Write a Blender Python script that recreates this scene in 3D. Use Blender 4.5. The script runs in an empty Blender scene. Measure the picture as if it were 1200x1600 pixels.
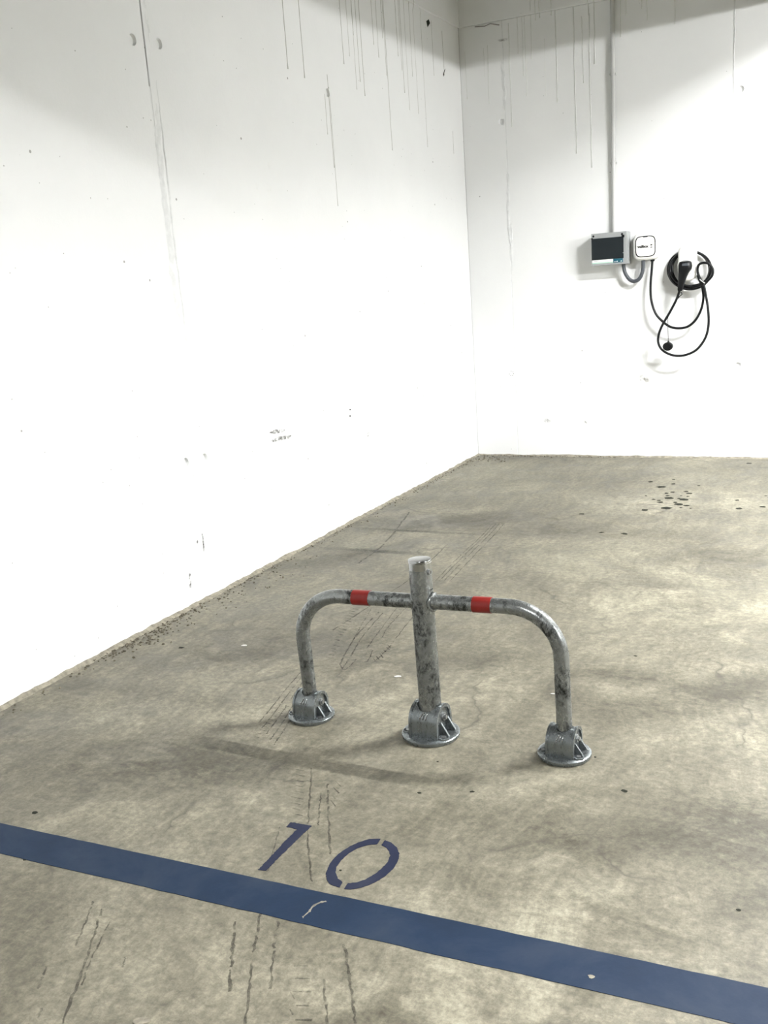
import bpy, bmesh, math, random
import numpy as np
from mathutils import Vector, Matrix
random.seed(7)
C = bpy.context.scene.collection
SC = bpy.context.scene
PI = math.pi

# ------------------------------------------------------------------ camera
CAM = np.array([2.4603, -6.4943, 1.25]); FPX = 1509.7
YAW, PITCH, ROLL = -0.4651, 0.2311, -0.0712
def cam_axes():
    cy, sy, cp, sp = math.cos(YAW), math.sin(YAW), math.cos(PITCH), math.sin(PITCH)
    f = np.array([sy*cp, cy*cp, -sp]); r = np.array([cy, -sy, 0.]); u = np.cross(r, f)
    c, s = math.cos(ROLL), math.sin(ROLL)
    return c*r+s*u, -s*r+c*u, f
RX, UX, FX = cam_axes()
cd = bpy.data.cameras.new('camera'); cam = bpy.data.objects.new('camera', cd); C.objects.link(cam)
cd.sensor_fit = 'AUTO'; cd.sensor_width = 36.0; cd.lens = FPX/1600*36.0
cd.clip_start = 0.05; cd.clip_end = 60
cam.matrix_world = Matrix(((RX[0], UX[0], -FX[0], CAM[0]), (RX[1], UX[1], -FX[1], CAM[1]),
                           (RX[2], UX[2], -FX[2], CAM[2]), (0, 0, 0, 1)))
SC.camera = cam

# ------------------------------------------------------------------ world, exposure
wd = bpy.data.worlds.new('world'); SC.world = wd; wd.use_nodes = True
wd.node_tree.nodes['Background'].inputs[0].default_value = (0.8, 0.85, 0.8, 1)
wd.node_tree.nodes['Background'].inputs[1].default_value = 0.05
SC.view_settings.view_transform = 'Standard'
SC.view_settings.look = 'None'
SC.view_settings.gamma = 1.0
SC.view_settings.use_curve_mapping = False
SC.view_settings.exposure = 1.0
SC.cycles.max_bounces = 7; SC.cycles.diffuse_bounces = 4; SC.cycles.glossy_bounces = 3
SC.cycles.sample_clamp_indirect = 8

# the tube lamps of the garage: centre, length along x, emission strength
LAMPS = [((3.28, -2.50, 3.08), 1.14, 800.0, 'white tube lamp hung over the numbered parking bay'),
         ((2.60, -8.10, 3.02), 1.50, 190.0, 'white tube lamp behind the deep ceiling beam over the lane'),
         ((7.80, -4.20, 2.88), 3.00, 680.0, 'long white tube lamp over the neighbouring bay on the right')]

# ------------------------------------------------------------------ helpers
def ray(px, py):
    d = RX*((px-600)/FPX) + UX*(-(py-800)/FPX) + FX
    return d
def on_floor(px, py, z=0.0):
    d = ray(px, py); t = (z-CAM[2])/d[2]; return Vector(CAM+t*d)
def on_back(px, py, off=0.0):
    d = ray(px, py); t = (-off-CAM[1])/d[1]; return Vector(CAM+t*d)
def on_left(px, py, off=0.0):
    d = ray(px, py); t = (off-CAM[0])/d[0]; return Vector(CAM+t*d)

def mesh_obj(name, bm, mat, parent=None, smooth=False):
    me = bpy.data.meshes.new(name); bmesh.ops.recalc_face_normals(bm, faces=bm.faces); bm.to_mesh(me); bm.free()
    if mat: me.materials.append(mat)
    if smooth:
        for p in me.polygons: p.use_smooth = True
    o = bpy.data.objects.new(name, me); C.objects.link(o)
    if parent: o.parent = parent
    return o
def auto_smooth(o, ang=35):
    me = o.data
    for p in me.polygons: p.use_smooth = True
    bm = bmesh.new(); bm.from_mesh(me)
    for e in bm.edges:
        if len(e.link_faces) == 2 and e.calc_face_angle(0) > math.radians(ang): e.smooth = False
    bm.to_mesh(me); bm.free()
    return o
def tag(o, label, cat, group=None):
    o['label'] = label; o['category'] = cat
    if group: o['group'] = group
    return o
def struct(o): o['kind'] = 'structure'; return o
def stuff(o): o['kind'] = 'stuff'; return o
def empty(name, loc=(0, 0, 0), rz=0):
    o = bpy.data.objects.new(name, None); C.objects.link(o); o.location = loc; o.rotation_euler = (0, 0, rz)
    o.empty_display_size = 0.05
    return o
def box(bm, x0, x1, y0, y1, z0, z1, bev=0.0, seg=2):
    r = bmesh.ops.create_cube(bm, size=1.0)
    vs = r['verts']
    bmesh.ops.scale(bm, vec=(x1-x0, y1-y0, z1-z0), verts=vs)
    bmesh.ops.translate(bm, vec=((x0+x1)/2, (y0+y1)/2, (z0+z1)/2), verts=vs)
    if bev > 0:
        es = list({e for v in vs for e in v.link_edges})
        bmesh.ops.bevel(bm, geom=es, offset=bev, segments=seg, profile=0.5, affect='EDGES')
def cyl(bm, p0, p1, r0, r1=None, seg=24, caps=True):
    p0, p1 = Vector(p0), Vector(p1); r1 = r0 if r1 is None else r1
    d = p1-p0; L = d.length
    M = Matrix.Translation((p0+p1)/2) @ d.to_track_quat('Z', 'Y').to_matrix().to_4x4()
    bmesh.ops.create_cone(bm, cap_ends=caps, segments=seg, radius1=r0, radius2=r1, depth=L, matrix=M)
def catmull(pts, n=8):
    pts = [Vector(p) for p in pts]; P = [2*pts[0]-pts[1]]+pts+[2*pts[-1]-pts[-2]]; out = []
    for i in range(1, len(P)-2):
        for k in range(n):
            t = k/n; a, b, c, d = P[i-1], P[i], P[i+1], P[i+2]
            out.append(0.5*((2*b)+(c-a)*t+(2*a-5*b+4*c-d)*t*t+(3*b-a-3*c+d)*t**3))
    out.append(pts[-1]); return out
def tube(bm, pts, r, seg=12, caps=True):
    pts = [Vector(p) for p in pts]; n = len(pts)
    rr = r if callable(r) else (lambda i: r)
    T = [(pts[min(i+1, n-1)]-pts[max(i-1, 0)]).normalized() for i in range(n)]
    a = Vector((0, 0, 1)) if abs(T[0].z) < 0.9 else Vector((1, 0, 0))
    N = (a-T[0]*a.dot(T[0])).normalized(); rings = []
    for i in range(n):
        N = (N-T[i]*N.dot(T[i])).normalized(); B = T[i].cross(N)
        rings.append([bm.verts.new(pts[i]+rr(i)*(math.cos(2*PI*k/seg)*N+math.sin(2*PI*k/seg)*B)) for k in range(seg)])
    for i in range(n-1):
        for k in range(seg):
            bm.faces.new((rings[i][k], rings[i][(k+1) % seg], rings[i+1][(k+1) % seg], rings[i+1][k]))
    if caps:
        bm.faces.new(rings[0][::-1]); bm.faces.new(rings[-1])
def loft(bm, rings, caps=True):
    R = [[bm.verts.new(p) for p in r] for r in rings]; n = len(R[0])
    for i in range(len(R)-1):
        for k in range(n):
            bm.faces.new((R[i][k], R[i][(k+1) % n], R[i+1][(k+1) % n], R[i+1][k]))
    if caps:
        bm.faces.new(R[0][::-1]); bm.faces.new(R[-1])
def sup(cx, cy, a, b, e, n=32):
    out = []
    for k in range(n):
        t = 2*PI*k/n; c, s = math.cos(t), math.sin(t)
        out.append((cx+a*math.copysign(abs(c)**(2/e), c), cy+b*math.copysign(abs(s)**(2/e), s)))
    return out
def slab(bm, poly, z0, z1):
    """flat polygon (list of xy) given a thickness"""
    lo = [bm.verts.new((p[0], p[1], z0)) for p in poly]; hi = [bm.verts.new((p[0], p[1], z1)) for p in poly]
    n = len(poly); bm.faces.new(hi); bm.faces.new(lo[::-1])
    for k in range(n): bm.faces.new((lo[k], lo[(k+1) % n], hi[(k+1) % n], hi[k]))
def cut(o, cutters):
    """boolean difference, baked into the mesh"""
    for c in cutters:
        m = o.modifiers.new('b', 'BOOLEAN'); m.operation = 'DIFFERENCE'; m.object = c; m.solver = 'EXACT'
    bpy.context.view_layer.update()
    me = bpy.data.meshes.new_from_object(o.evaluated_get(bpy.context.evaluated_depsgraph_get()))
    o.modifiers.clear(); me.name = o.name; o.data = me
    for c in cutters: bpy.data.objects.remove(c)
    return o

# ------------------------------------------------------------------ materials
class NT:
    def __init__(s, name):
        s.m = bpy.data.materials.new(name); s.m.use_nodes = True; s.t = s.m.node_tree
        s.b = s.t.nodes['Principled BSDF']; s.out = s.t.nodes['Material Output']
    def n(s, typ, **kw):
        nd = s.t.nodes.new(typ)
        for k, v in kw.items():
            if k in nd.inputs: s.set(nd.inputs[k], v)
            else: setattr(nd, k, v)
        return nd
    def set(s, inp, v):
        if isinstance(v, bpy.types.NodeSocket): s.t.links.new(v, inp)
        else: inp.default_value = v
    def coord(s, kind='Object'): return s.n('ShaderNodeTexCoord').outputs[kind]
    def mapping(s, vec, loc=(0, 0, 0), rot=(0, 0, 0), scale=(1, 1, 1), typ='POINT'):
        nd = s.n('ShaderNodeMapping', vector_type=typ); s.set(nd.inputs['Vector'], vec)
        nd.inputs['Location'].default_value = loc; nd.inputs['Rotation'].default_value = rot; nd.inputs['Scale'].default_value = scale
        return nd.outputs[0]
    def noise(s, vec, scale, detail=4, rough=0.5, dist=0.0):
        nd = s.n('ShaderNodeTexNoise'); s.set(nd.inputs['Vector'], vec)
        nd.inputs['Scale'].default_value = scale; nd.inputs['Detail'].default_value = detail
        nd.inputs['Roughness'].default_value = rough; nd.inputs['Distortion'].default_value = dist
        return nd.outputs['Fac']
    def math(s, op, a, b=0.0, clamp=False):
        nd = s.n('ShaderNodeMath', operation=op, use_clamp=clamp); s.set(nd.inputs[0], a); s.set(nd.inputs[1], b); return nd.outputs[0]
    def ramp(s, fac, stops):
        nd = s.n('ShaderNodeValToRGB'); s.set(nd.inputs[0], fac); cr = nd.color_ramp
        while len(cr.elements) < len(stops): cr.elements.new(0.5)
        for e, (p, c) in zip(cr.elements, stops):
            e.position = p; e.color = (c, c, c, 1) if isinstance(c, (int, float)) else tuple(c)+(1,)
        return nd.outputs[0]
    def mix(s, fac, a, b, typ='MIX'):
        nd = s.n('ShaderNodeMix', data_type='RGBA', blend_type=typ)
        s.set(nd.inputs[0], fac); s.set(nd.inputs[6], a if not isinstance(a, tuple) else a+(1,)); s.set(nd.inputs[7], b if not isinstance(b, tuple) else b+(1,))
        return nd.outputs[2]
    def bump(s, h, strength=0.3, dist=0.01, normal=None):
        nd = s.n('ShaderNodeBump'); s.set(nd.inputs['Height'], h); nd.inputs['Strength'].default_value = strength; nd.inputs['Distance'].default_value = dist
        if normal is not None: s.set(nd.inputs['Normal'], normal)
        return nd.outputs[0]
    def bsdf(s, **kw):
        for k, v in kw.items():
            k = k.replace('_', ' ')
            if isinstance(v, tuple) and len(v) == 3: v = v+(1,)
            s.set(s.b.inputs[k], v)
        return s.m
    def alpha(s, fac):
        tr = s.n('ShaderNodeBsdfTransparent'); mx = s.n('ShaderNodeMixShader')
        s.set(mx.inputs[0], fac); s.t.links.new(tr.outputs[0], mx.inputs[1]); s.t.links.new(s.b.outputs[0], mx.inputs[2])
        s.t.links.new(mx.outputs[0], s.out.inputs[0])

def plain(name, col, rough=0.5, metal=0.0, var=0.08, scale=30, bump=0.0, spec=0.5):
    k = NT(name); v = k.coord(); n = k.noise(v, scale, 5, 0.6)
    lo = tuple(max(0, c*(1-var)) for c in col); hi = tuple(min(1, c*(1+var)) for c in col)
    c = k.ramp(n, [(0.3, lo), (0.7, hi)])
    k.bsdf(Base_Color=c, Roughness=rough, Metallic=metal, Specular_IOR_Level=spec)
    if bump: k.bsdf(Normal=k.bump(n, bump, 0.002))
    return k.m

def wall_paint(name):
    k = NT(name); v = k.coord()
    big = k.noise(v, 1.2, 5, 0.6); fine = k.noise(v, 60, 6, 0.65)
    c = k.ramp(big, [(0.3, (0.775, 0.785, 0.785)), (0.7, (0.83, 0.838, 0.836))])
    # dark pin holes and grey smudges in the paint
    vo = k.n('ShaderNodeTexVoronoi', feature='F1'); k.set(vo.inputs['Vector'], v); vo.inputs['Scale'].default_value = 9.0
    cell = k.n('ShaderNodeSeparateColor'); k.set(cell.inputs[0], vo.outputs['Color'])
    rad = k.math('MULTIPLY', k.math('SUBTRACT', cell.outputs[0], 0.45), 0.085)
    pit = k.math('LESS_THAN', vo.outputs['Distance'], rad)
    vo2 = k.n('ShaderNodeTexVoronoi', feature='F1'); k.set(vo2.inputs['Vector'], k.mapping(v, loc=(.37, .21, .13))); vo2.inputs['Scale'].default_value = 16.0
    cell2 = k.n('ShaderNodeSeparateColor'); k.set(cell2.inputs[0], vo2.outputs['Color'])
    pit = k.math('MAXIMUM', pit, k.math('LESS_THAN', vo2.outputs['Distance'], k.math('MULTIPLY', k.math('SUBTRACT', cell2.outputs[0], 0.55), 0.10)))
    c = k.mix(k.math('MULTIPLY', pit, 0.75), c, (0.18, 0.18, 0.16))
    sm = k.ramp(k.noise(v, 2.6, 7, 0.7), [(0.66, 0.0), (0.80, 0.35)])
    c = k.mix(sm, c, (0.52, 0.52, 0.47))
    h = k.math('ADD', k.math('MULTIPLY', k.noise(v, 3.0, 3, 0.5), 0.6), k.math('MULTIPLY', fine, 0.12))
    h = k.math('SUBTRACT', h, k.math('MULTIPLY', pit, 0.15))
    return k.bsdf(Base_Color=c, Roughness=0.55, Normal=k.bump(h, 0.35, 0.012))

def floor_mat():
    k = NT('floor_concrete'); v = k.coord()
    warp = k.n('ShaderNodeTexNoise'); k.set(warp.inputs['Vector'], v); warp.inputs['Scale'].default_value = 1.1; warp.inputs['Detail'].default_value = 3
    vw = k.n('ShaderNodeVectorMath', operation='MULTIPLY_ADD'); k.set(vw.inputs[0], warp.outputs['Color'])
    vw.inputs[1].default_value = (0.45, 0.45, 0); k.set(vw.inputs[2], v); vw = vw.outputs[0]
    n1 = k.noise(v, 1.0, 6, 0.62, 0.6)
    n2 = k.noise(vw, 4.5, 7, 0.66, 0.8)
    n3 = k.noise(k.mapping(vw, rot=(0, 0, 0.45), scale=(16, 3.2, 1)), 1.0, 5, 0.62, 0.7)     # trowel sweeps
    n4 = k.noise(k.mapping(vw, rot=(0, 0, -0.9), scale=(24, 5, 1)), 1.0, 5, 0.62, 0.6)
    n5 = k.noise(vw, 28, 5, 0.78, 0.5)
    n6 = k.noise(v, 190, 4, 0.7)
    f = k.math('MULTIPLY', n1, 0.32)
    for n, w in ((n2, 0.34), (n3, 0.12), (n4, 0.10), (n5, 0.08), (n6, 0.04)):
        f = k.math('ADD', f, k.math('MULTIPLY', n, w))
    # stains, pale patches and one patch of painted light with places of their own: x, y, half axes, turn, amount
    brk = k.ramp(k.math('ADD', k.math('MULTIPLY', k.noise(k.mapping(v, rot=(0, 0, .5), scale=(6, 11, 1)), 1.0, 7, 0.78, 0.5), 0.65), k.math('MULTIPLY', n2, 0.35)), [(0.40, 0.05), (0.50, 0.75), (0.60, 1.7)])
    for px, py, rx, ry, rot, amt in STAINS_AND_LIGHT:
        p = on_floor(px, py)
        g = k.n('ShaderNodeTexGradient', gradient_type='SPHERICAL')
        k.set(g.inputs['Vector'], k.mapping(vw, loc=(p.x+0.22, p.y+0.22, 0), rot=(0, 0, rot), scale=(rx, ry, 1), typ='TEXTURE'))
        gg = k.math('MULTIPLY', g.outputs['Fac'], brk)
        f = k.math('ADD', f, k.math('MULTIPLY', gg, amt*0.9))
    c = k.ramp(f, [(0.40, (0.084, 0.077, 0.056)), (0.47, (0.134, 0.124, 0.091)), (0.53, (0.190, 0.176, 0.131)), (0.62, (0.285, 0.265, 0.200))])
    # fine pores, pale scratches and hairline cracks
    fg = k.ramp(k.noise(v, 48, 6, 0.82, 0.15), [(0.34, 0.64), (0.50, 0.98), (0.66, 1.38)])
    c = k.mix(1.0, c, fg, 'MULTIPLY')
    dirn = k.ramp(k.noise(v, 1.6, 3, 0.5), [(0.46, 0.0), (0.54, 1.0)])
    fs1 = k.noise(k.mapping(vw, rot=(0, 0, 1.1), scale=(48, 11, 1)), 1.0, 6, 0.72, 1.2)
    fs2 = k.noise(k.mapping(vw, rot=(0, 0, -0.35), scale=(44, 12, 1)), 1.0, 6, 0.72, 1.2)
    fsm = k.mix(dirn, fs1, fs2)
    fs = k.ramp(fsm, [(0.36, 0.92), (0.50, 1.0), (0.66, 1.09)])
    c = k.mix(1.0, c, fs, 'MULTIPLY')
    ed = k.n('ShaderNodeTexVoronoi', feature='DISTANCE_TO_EDGE'); ed.inputs['Scale'].default_value = 1.7
    ww = k.n('ShaderNodeVectorMath', operation='MULTIPLY_ADD'); wn = k.n('ShaderNodeTexNoise'); k.set(wn.inputs['Vector'], v); wn.inputs['Scale'].default_value = 6; wn.inputs['Detail'].default_value = 5
    k.set(ww.inputs[0], wn.outputs['Color']); ww.inputs[1].default_value = (0.25, 0.25, 0); k.set(ww.inputs[2], v); k.set(ed.inputs['Vector'], ww.outputs[0])
    ck = k.math('MULTIPLY', k.ramp(ed.outputs['Distance'], [(0.0, 0.75), (0.010, 0.25), (0.03, 0.0)]), k.ramp(k.noise(v, 2.2, 4, 0.6), [(0.48, 0.0), (0.62, 1.0)]))
    c = k.mix(ck, c, (0.06, 0.055, 0.042))
    # fine dark grime lines
    cr = k.ramp(k.noise(k.mapping(vw, rot=(0, 0, 0.2), scale=(3, 9, 1)), 1.0, 6, 0.7, 1.2), [(0.485, 0.0), (0.5, 0.30), (0.515, 0.0)])
    c = k.mix(k.math('MULTIPLY', cr, k.ramp(n1, [(0.45, 0.0), (0.6, 1.0)])), c, (0.09, 0.085, 0.07))
    h = k.math('ADD', k.math('MULTIPLY', n2, 0.5), k.math('ADD', k.math('MULTIPLY', n5, 0.15), k.math('MULTIPLY', n3, 0.25)))
    ro = k.ramp(n2, [(0.35, 0.42), (0.65, 0.62)])
    return k.bsdf(Base_Color=c, Roughness=ro, Normal=k.bump(h, 0.35, 0.012), Specular_IOR_Level=0.35)

def galv(name, dirt=0.75, base=(0.285, 0.30, 0.295), t0=0.48):
    k = NT(name); v = k.coord()
    n = k.noise(v, 16, 5, 0.65, 0.2); sp = k.n('ShaderNodeTexVoronoi'); k.set(sp.inputs['Vector'], v); sp.inputs['Scale'].default_value = 70
    c = k.mix(k.math('MULTIPLY', sp.outputs['Distance'], 0.35), base, tuple(b*0.62 for b in base))
    d = k.noise(k.mapping(v, scale=(1, 1, 0.6)), 30, 10, 0.82, 0.25)
    dm = k.ramp(d, [(t0, 0.0), (t0+.05, dirt), (t0+.13, 1.0)])
    dm = k.math('MULTIPLY', dm, k.ramp(n, [(0.44, 0.10), (0.56, 1.0)]))
    c = k.mix(dm, c, (0.020, 0.022, 0.020))
    ro = k.math('ADD', k.math('MULTIPLY', d, 0.22), 0.17)
    return k.bsdf(Base_Color=c, Metallic=0.75, Roughness=k.math('ADD', ro, k.math('MULTIPLY', dm, 0.25)), Normal=k.bump(d, 0.10, 0.0015))

def paint_floor(name, col, worn):
    k = NT(name); v = k.coord()
    n = k.noise(v, 5, 6, 0.65, 0.4); w = k.noise(v, 34, 9, 0.78, 0.6); g = k.noise(v, 190, 3, 0.6)
    c = k.ramp(n, [(0.32, tuple(x*0.82 for x in col)), (0.68, tuple(x*1.25 for x in col))])
    c = k.mix(k.math('MULTIPLY', k.ramp(n, [(0.45, 0.0), (0.7, 0.35)]), 1.0), c, (0.040, 0.045, 0.048))   # dusty grey film
    wm = k.ramp(w, [(worn, 0.0), (worn+0.04, 1.0)])
    c = k.mix(wm, c, (0.19, 0.178, 0.14))
    return k.bsdf(Base_Color=c, Roughness=0.6, Specular_IOR_Level=0.18, Normal=k.bump(k.math('ADD', k.math('MULTIPLY', n, 0.6), k.math('MULTIPLY', g, 0.1)), 0.2, 0.006))

def decal(name, col, lo, hi, scale=40, soft=None, strength=1.0, rough=0.6):
    """flat mark whose edge breaks up; soft='y' or 'xy' fades it over its own extent"""
    k = NT(name); v = k.coord(); f = k.ramp(k.noise(v, scale, 7, 0.7, 0.3), [(lo, 0.0), (hi, 1.0)])
    if soft:
        g = k.n('ShaderNodeSeparateXYZ'); k.set(g.inputs[0], k.coord('Generated'))
        for ax in soft:
            i = 'xyz'.index(ax); a = k.math('ABSOLUTE', k.math('SUBTRACT', k.math('MULTIPLY', g.outputs[i], 2.0), 1.0))
            f = k.math('MULTIPLY', f, k.math('SUBTRACT', 1.0, k.math('POWER', a, 1.5), clamp=True))
    f = k.math('MULTIPLY', f, strength, clamp=True)
    k.bsdf(Base_Color=col, Roughness=rough); k.alpha(f)
    return k.m

STAINS_AND_LIGHT = [  # px, py, half x, half y, turn, amount
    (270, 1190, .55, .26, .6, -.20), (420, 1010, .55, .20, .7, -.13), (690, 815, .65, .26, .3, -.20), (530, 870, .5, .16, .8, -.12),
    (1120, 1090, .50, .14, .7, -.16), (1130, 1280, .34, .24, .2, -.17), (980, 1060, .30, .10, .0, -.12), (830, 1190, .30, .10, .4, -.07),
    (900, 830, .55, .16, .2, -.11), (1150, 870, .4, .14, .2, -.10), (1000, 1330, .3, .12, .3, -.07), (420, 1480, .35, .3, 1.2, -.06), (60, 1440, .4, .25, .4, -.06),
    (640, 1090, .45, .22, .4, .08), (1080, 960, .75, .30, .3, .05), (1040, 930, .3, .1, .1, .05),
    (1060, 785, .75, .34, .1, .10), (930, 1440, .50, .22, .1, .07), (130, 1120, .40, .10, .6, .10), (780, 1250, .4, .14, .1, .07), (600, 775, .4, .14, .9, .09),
    (640, 1540, .70, .35, .2, .10), (420, 1160, .3, .10, .2, .06)]  # first one is painted light: near floor made paler where lamp light falls short

M = {}
M['wall'] = wall_paint('wall_paint')
M['wall_run'] = plain('paint_run', (0.70, 0.715, 0.69), 0.5)
M['wall_run_grey'] = plain('grimy_paint_run', (0.52, 0.52, 0.49), 0.6)
M['filler'] = plain('joint_filler', (0.73, 0.742, 0.74), 0.7, var=0.10, scale=25, bump=0.5)
M['groove'] = plain('joint_dark', (0.28, 0.27, 0.26), 0.8)
M['ceil'] = plain('ceiling_concrete', (0.18, 0.183, 0.178), 0.8, var=0.12, scale=3)
M['floor'] = floor_mat()
M['mortar'] = plain('mortar_lip', (0.25, 0.23, 0.18), 0.9, var=0.4, scale=45, bump=0.8)
M['crumb'] = plain('dark_crumbs', (0.12, 0.105, 0.075), 0.9, var=0.6, scale=40)
M['galv'] = galv('galvanised_steel')
M['cast'] = galv('cast_steel', 0.45, (0.225, 0.247, 0.253), 0.55)
M['cap'] = plain('bright_cap', (0.40, 0.41, 0.405), 0.16, 1.0, 0.15, 12)
M['bolt'] = plain('bolt_steel', (0.36, 0.37, 0.37), 0.35, 0.9, 0.15, 60)
M['red'] = plain('red_reflective_tape', (0.205, 0.008, 0.005), 0.45, 0.0, 0.15, 40)
M['blue_line'] = paint_floor('blue_line_paint', (0.0105, 0.0235, 0.052), 0.735)
M['blue_digit'] = paint_floor('blue_digit_paint', (0.0125, 0.0165, 0.040), 0.685)
M['oil'] = plain('oil_drop', (0.022, 0.024, 0.018), 0.7, var=0.3, spec=0.08)
M['tyre'] = decal('tyre_rubber_mark', (0.045, 0.042, 0.033), 0.30, 0.58, 30, None, 0.55)
M['scuff'] = decal('scuff', (0.10, 0.10, 0.09), 0.42, 0.60, 60, None, 0.85)
M['faint'] = decal('faint_dark', (0.07, 0.075, 0.07), 0.25, 0.65, 6, 'xy', 0.62)
M['smudge'] = decal('grey_smudge', (0.30, 0.29, 0.25), 0.40, 0.62, 30, 'xz', 0.8)
M['white_plastic'] = plain('white_plastic', (0.80, 0.80, 0.77), 0.32, var=0.02)
M['grey_plastic'] = plain('light_grey_plastic', (0.31, 0.322, 0.325), 0.42, var=0.03)
M['conduit'] = plain('conduit_pvc', (0.50, 0.505, 0.495), 0.42, var=0.03)
M['hose'] = plain('hose_grey', (0.060, 0.067, 0.078), 0.5, var=0.1)
M['rubber'] = plain('black_rubber', (0.003, 0.0035, 0.0045), 0.42, var=0.2, spec=0.28)
M['black'] = plain('black_print', (0.005, 0.006, 0.008), 0.5, spec=0.2)
M['teal'] = plain('teal_print', (0.006, 0.085, 0.125), 0.45)
M['mint'] = plain('mint_print', (0.42, 0.62, 0.54), 0.45)
M['print_white'] = plain('white_print', (0.82, 0.84, 0.82), 0.45)
M['tie'] = plain('grey_tie', (0.42, 0.42, 0.42), 0.5)
M['breaker'] = plain('breaker_grey', (0.14, 0.16, 0.17), 0.5)
M['chip'] = plain('white_chip', (0.66, 0.66, 0.62), 0.5, var=.2, scale=90)
k = NT('tinted_window'); k.bsdf(Base_Color=(0.006, 0.011, 0.014), Roughness=0.12, Specular_IOR_Level=0.35)
k.alpha(0.93); M['tint'] = k.m

# ------------------------------------------------------------------ room shell
CEIL = 3.25; X1 = 11.0; Y1 = -16.0; ZJ = 2.848
bm = bmesh.new(); box(bm, -0.25, X1, Y1, 0.25, -0.12, 0.0)
floor = struct(mesh_obj('floor', bm, M['floor']))
bm = bmesh.new(); box(bm, -0.25, X1, Y1, 0.25, CEIL, CEIL+0.2); ceiling = struct(mesh_obj('ceiling', bm, M['ceil']))
bm = bmesh.new(); box(bm, X1, X1+0.2, Y1, 0.25, 0, CEIL); struct(mesh_obj('wall_right', bm, M['ceil']))
bm = bmesh.new(); box(bm, -0.25, X1+0.2, Y1-0.2, Y1, 0, CEIL); struct(mesh_obj('wall_front', bm, M['ceil']))
bm = bmesh.new(); box(bm, -0.25, -0.10, Y1, 0.25, 0, CEIL); wall_left = struct(mesh_obj('wall_left', bm, M['groove']))
bm = bmesh.new(); box(bm, -0.10, X1, 0.10, 0.25, 0, CEIL); wall_back = struct(mesh_obj('wall_back', bm, M['groove']))
# deep beam across the ceiling over the lane: it shades the upper left wall from the lane's lamp
bm = bmesh.new(); box(bm, -0.10, X1, -6.30, -5.95, 2.53, CEIL, 0.01); struct(mesh_obj('trim_1', bm, M['ceil']))

bm = bmesh.new(); box(bm, 2.37, 2.67, -5.95, 0.10, 2.70, CEIL, 0.01); struct(mesh_obj('trim_2', bm, M['ceil']))
G = 0.0022                                                          # half a joint
GL = 0.0035
def left_panel(y0, y1, z0, z1, holes=(), proud=0.0):
    bm = bmesh.new(); box(bm, -0.10, proud, y0+GL, y1-GL, z0, z1, 0.0015, 1)
    o = mesh_obj('panel', bm, M['wall'], wall_left); cs = []
    for (y, z) in holes:
        b = bmesh.new(); cyl(b, (-0.014, y, z), (0.05, y, z), 0.019, 0.026, 28); cs.append(mesh_obj('c', b, None))
    return cut(o, cs) if cs else o
def back_panel(x0, x1, z0, z1, holes=(), proud=0.0):
    bm = bmesh.new(); box(bm, x0+G, x1-G, -proud, 0.10, z0, z1, 0.0015, 1)
    o = mesh_obj('panel', bm, M['wall'], wall_back); cs = []
    for (x, z) in holes:
        b = bmesh.new(); cyl(b, (x, 0.014, z), (x, -0.05, z), 0.019, 0.026, 28); cs.append(mesh_obj('c', b, None))
    return cut(o, cs) if cs else o
YJ = -3.311
left_panel(YJ, 0.0+GL, 0, ZJ-.001, [(-3.225, 2.204), (-3.232, .591), (-1.887, 2.205)])
left_panel(YJ-2.7, YJ, 0, ZJ-.001, [(-3.38, 2.191), (-3.362, .597)])
left_panel(YJ-5.4, YJ-2.7, 0, ZJ-.001); left_panel(Y1, YJ-5.4, 0, ZJ-.001)
left_panel(YJ, 0.0+GL, ZJ+.001, CEIL, (), .010); left_panel(YJ-2.7, YJ, ZJ+.001, CEIL, (), .010); left_panel(Y1, YJ-2.7, ZJ+.001, CEIL, (), .010)
XA, XB = 0.300, 1.721
back_panel(0-G, XA, 0, ZJ-.001, [(.273, 2.237)])
back_panel(XA, XB, 0, ZJ-.001)
back_panel(XB, XB+2.7, 0, ZJ-.001, [(1.761, 2.227), (1.769, .596)]); back_panel(XB+2.7, X1, 0, ZJ-.001)
back_panel(0-G, XB, ZJ+.001, CEIL, (), .010); back_panel(XB, X1, ZJ+.001, CEIL, (), .010)
# joint fillers, set back in the gaps
def filler(parent, side, at, z0, z1, depth):
    bm = bmesh.new()
    if side == 'L': box(bm, -0.09, -depth, at-GL*1.05, at+GL*1.05, z0, z1)
    else: box(bm, at-G*1.05, at+G*1.05, depth, 0.09, z0, z1)
    return mesh_obj('joint_filler', bm, M['filler'] if depth < .004 else M['groove'], parent)
filler(wall_left, 'L', YJ, 0, 2.04, 0.0012); filler(wall_left, 'L', YJ, 2.04, ZJ, 0.020)
filler(wall_back, 'B', XA, 0, ZJ, 0.0018); filler(wall_back, 'B', XB, 0, ZJ, 0.0012)

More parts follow.
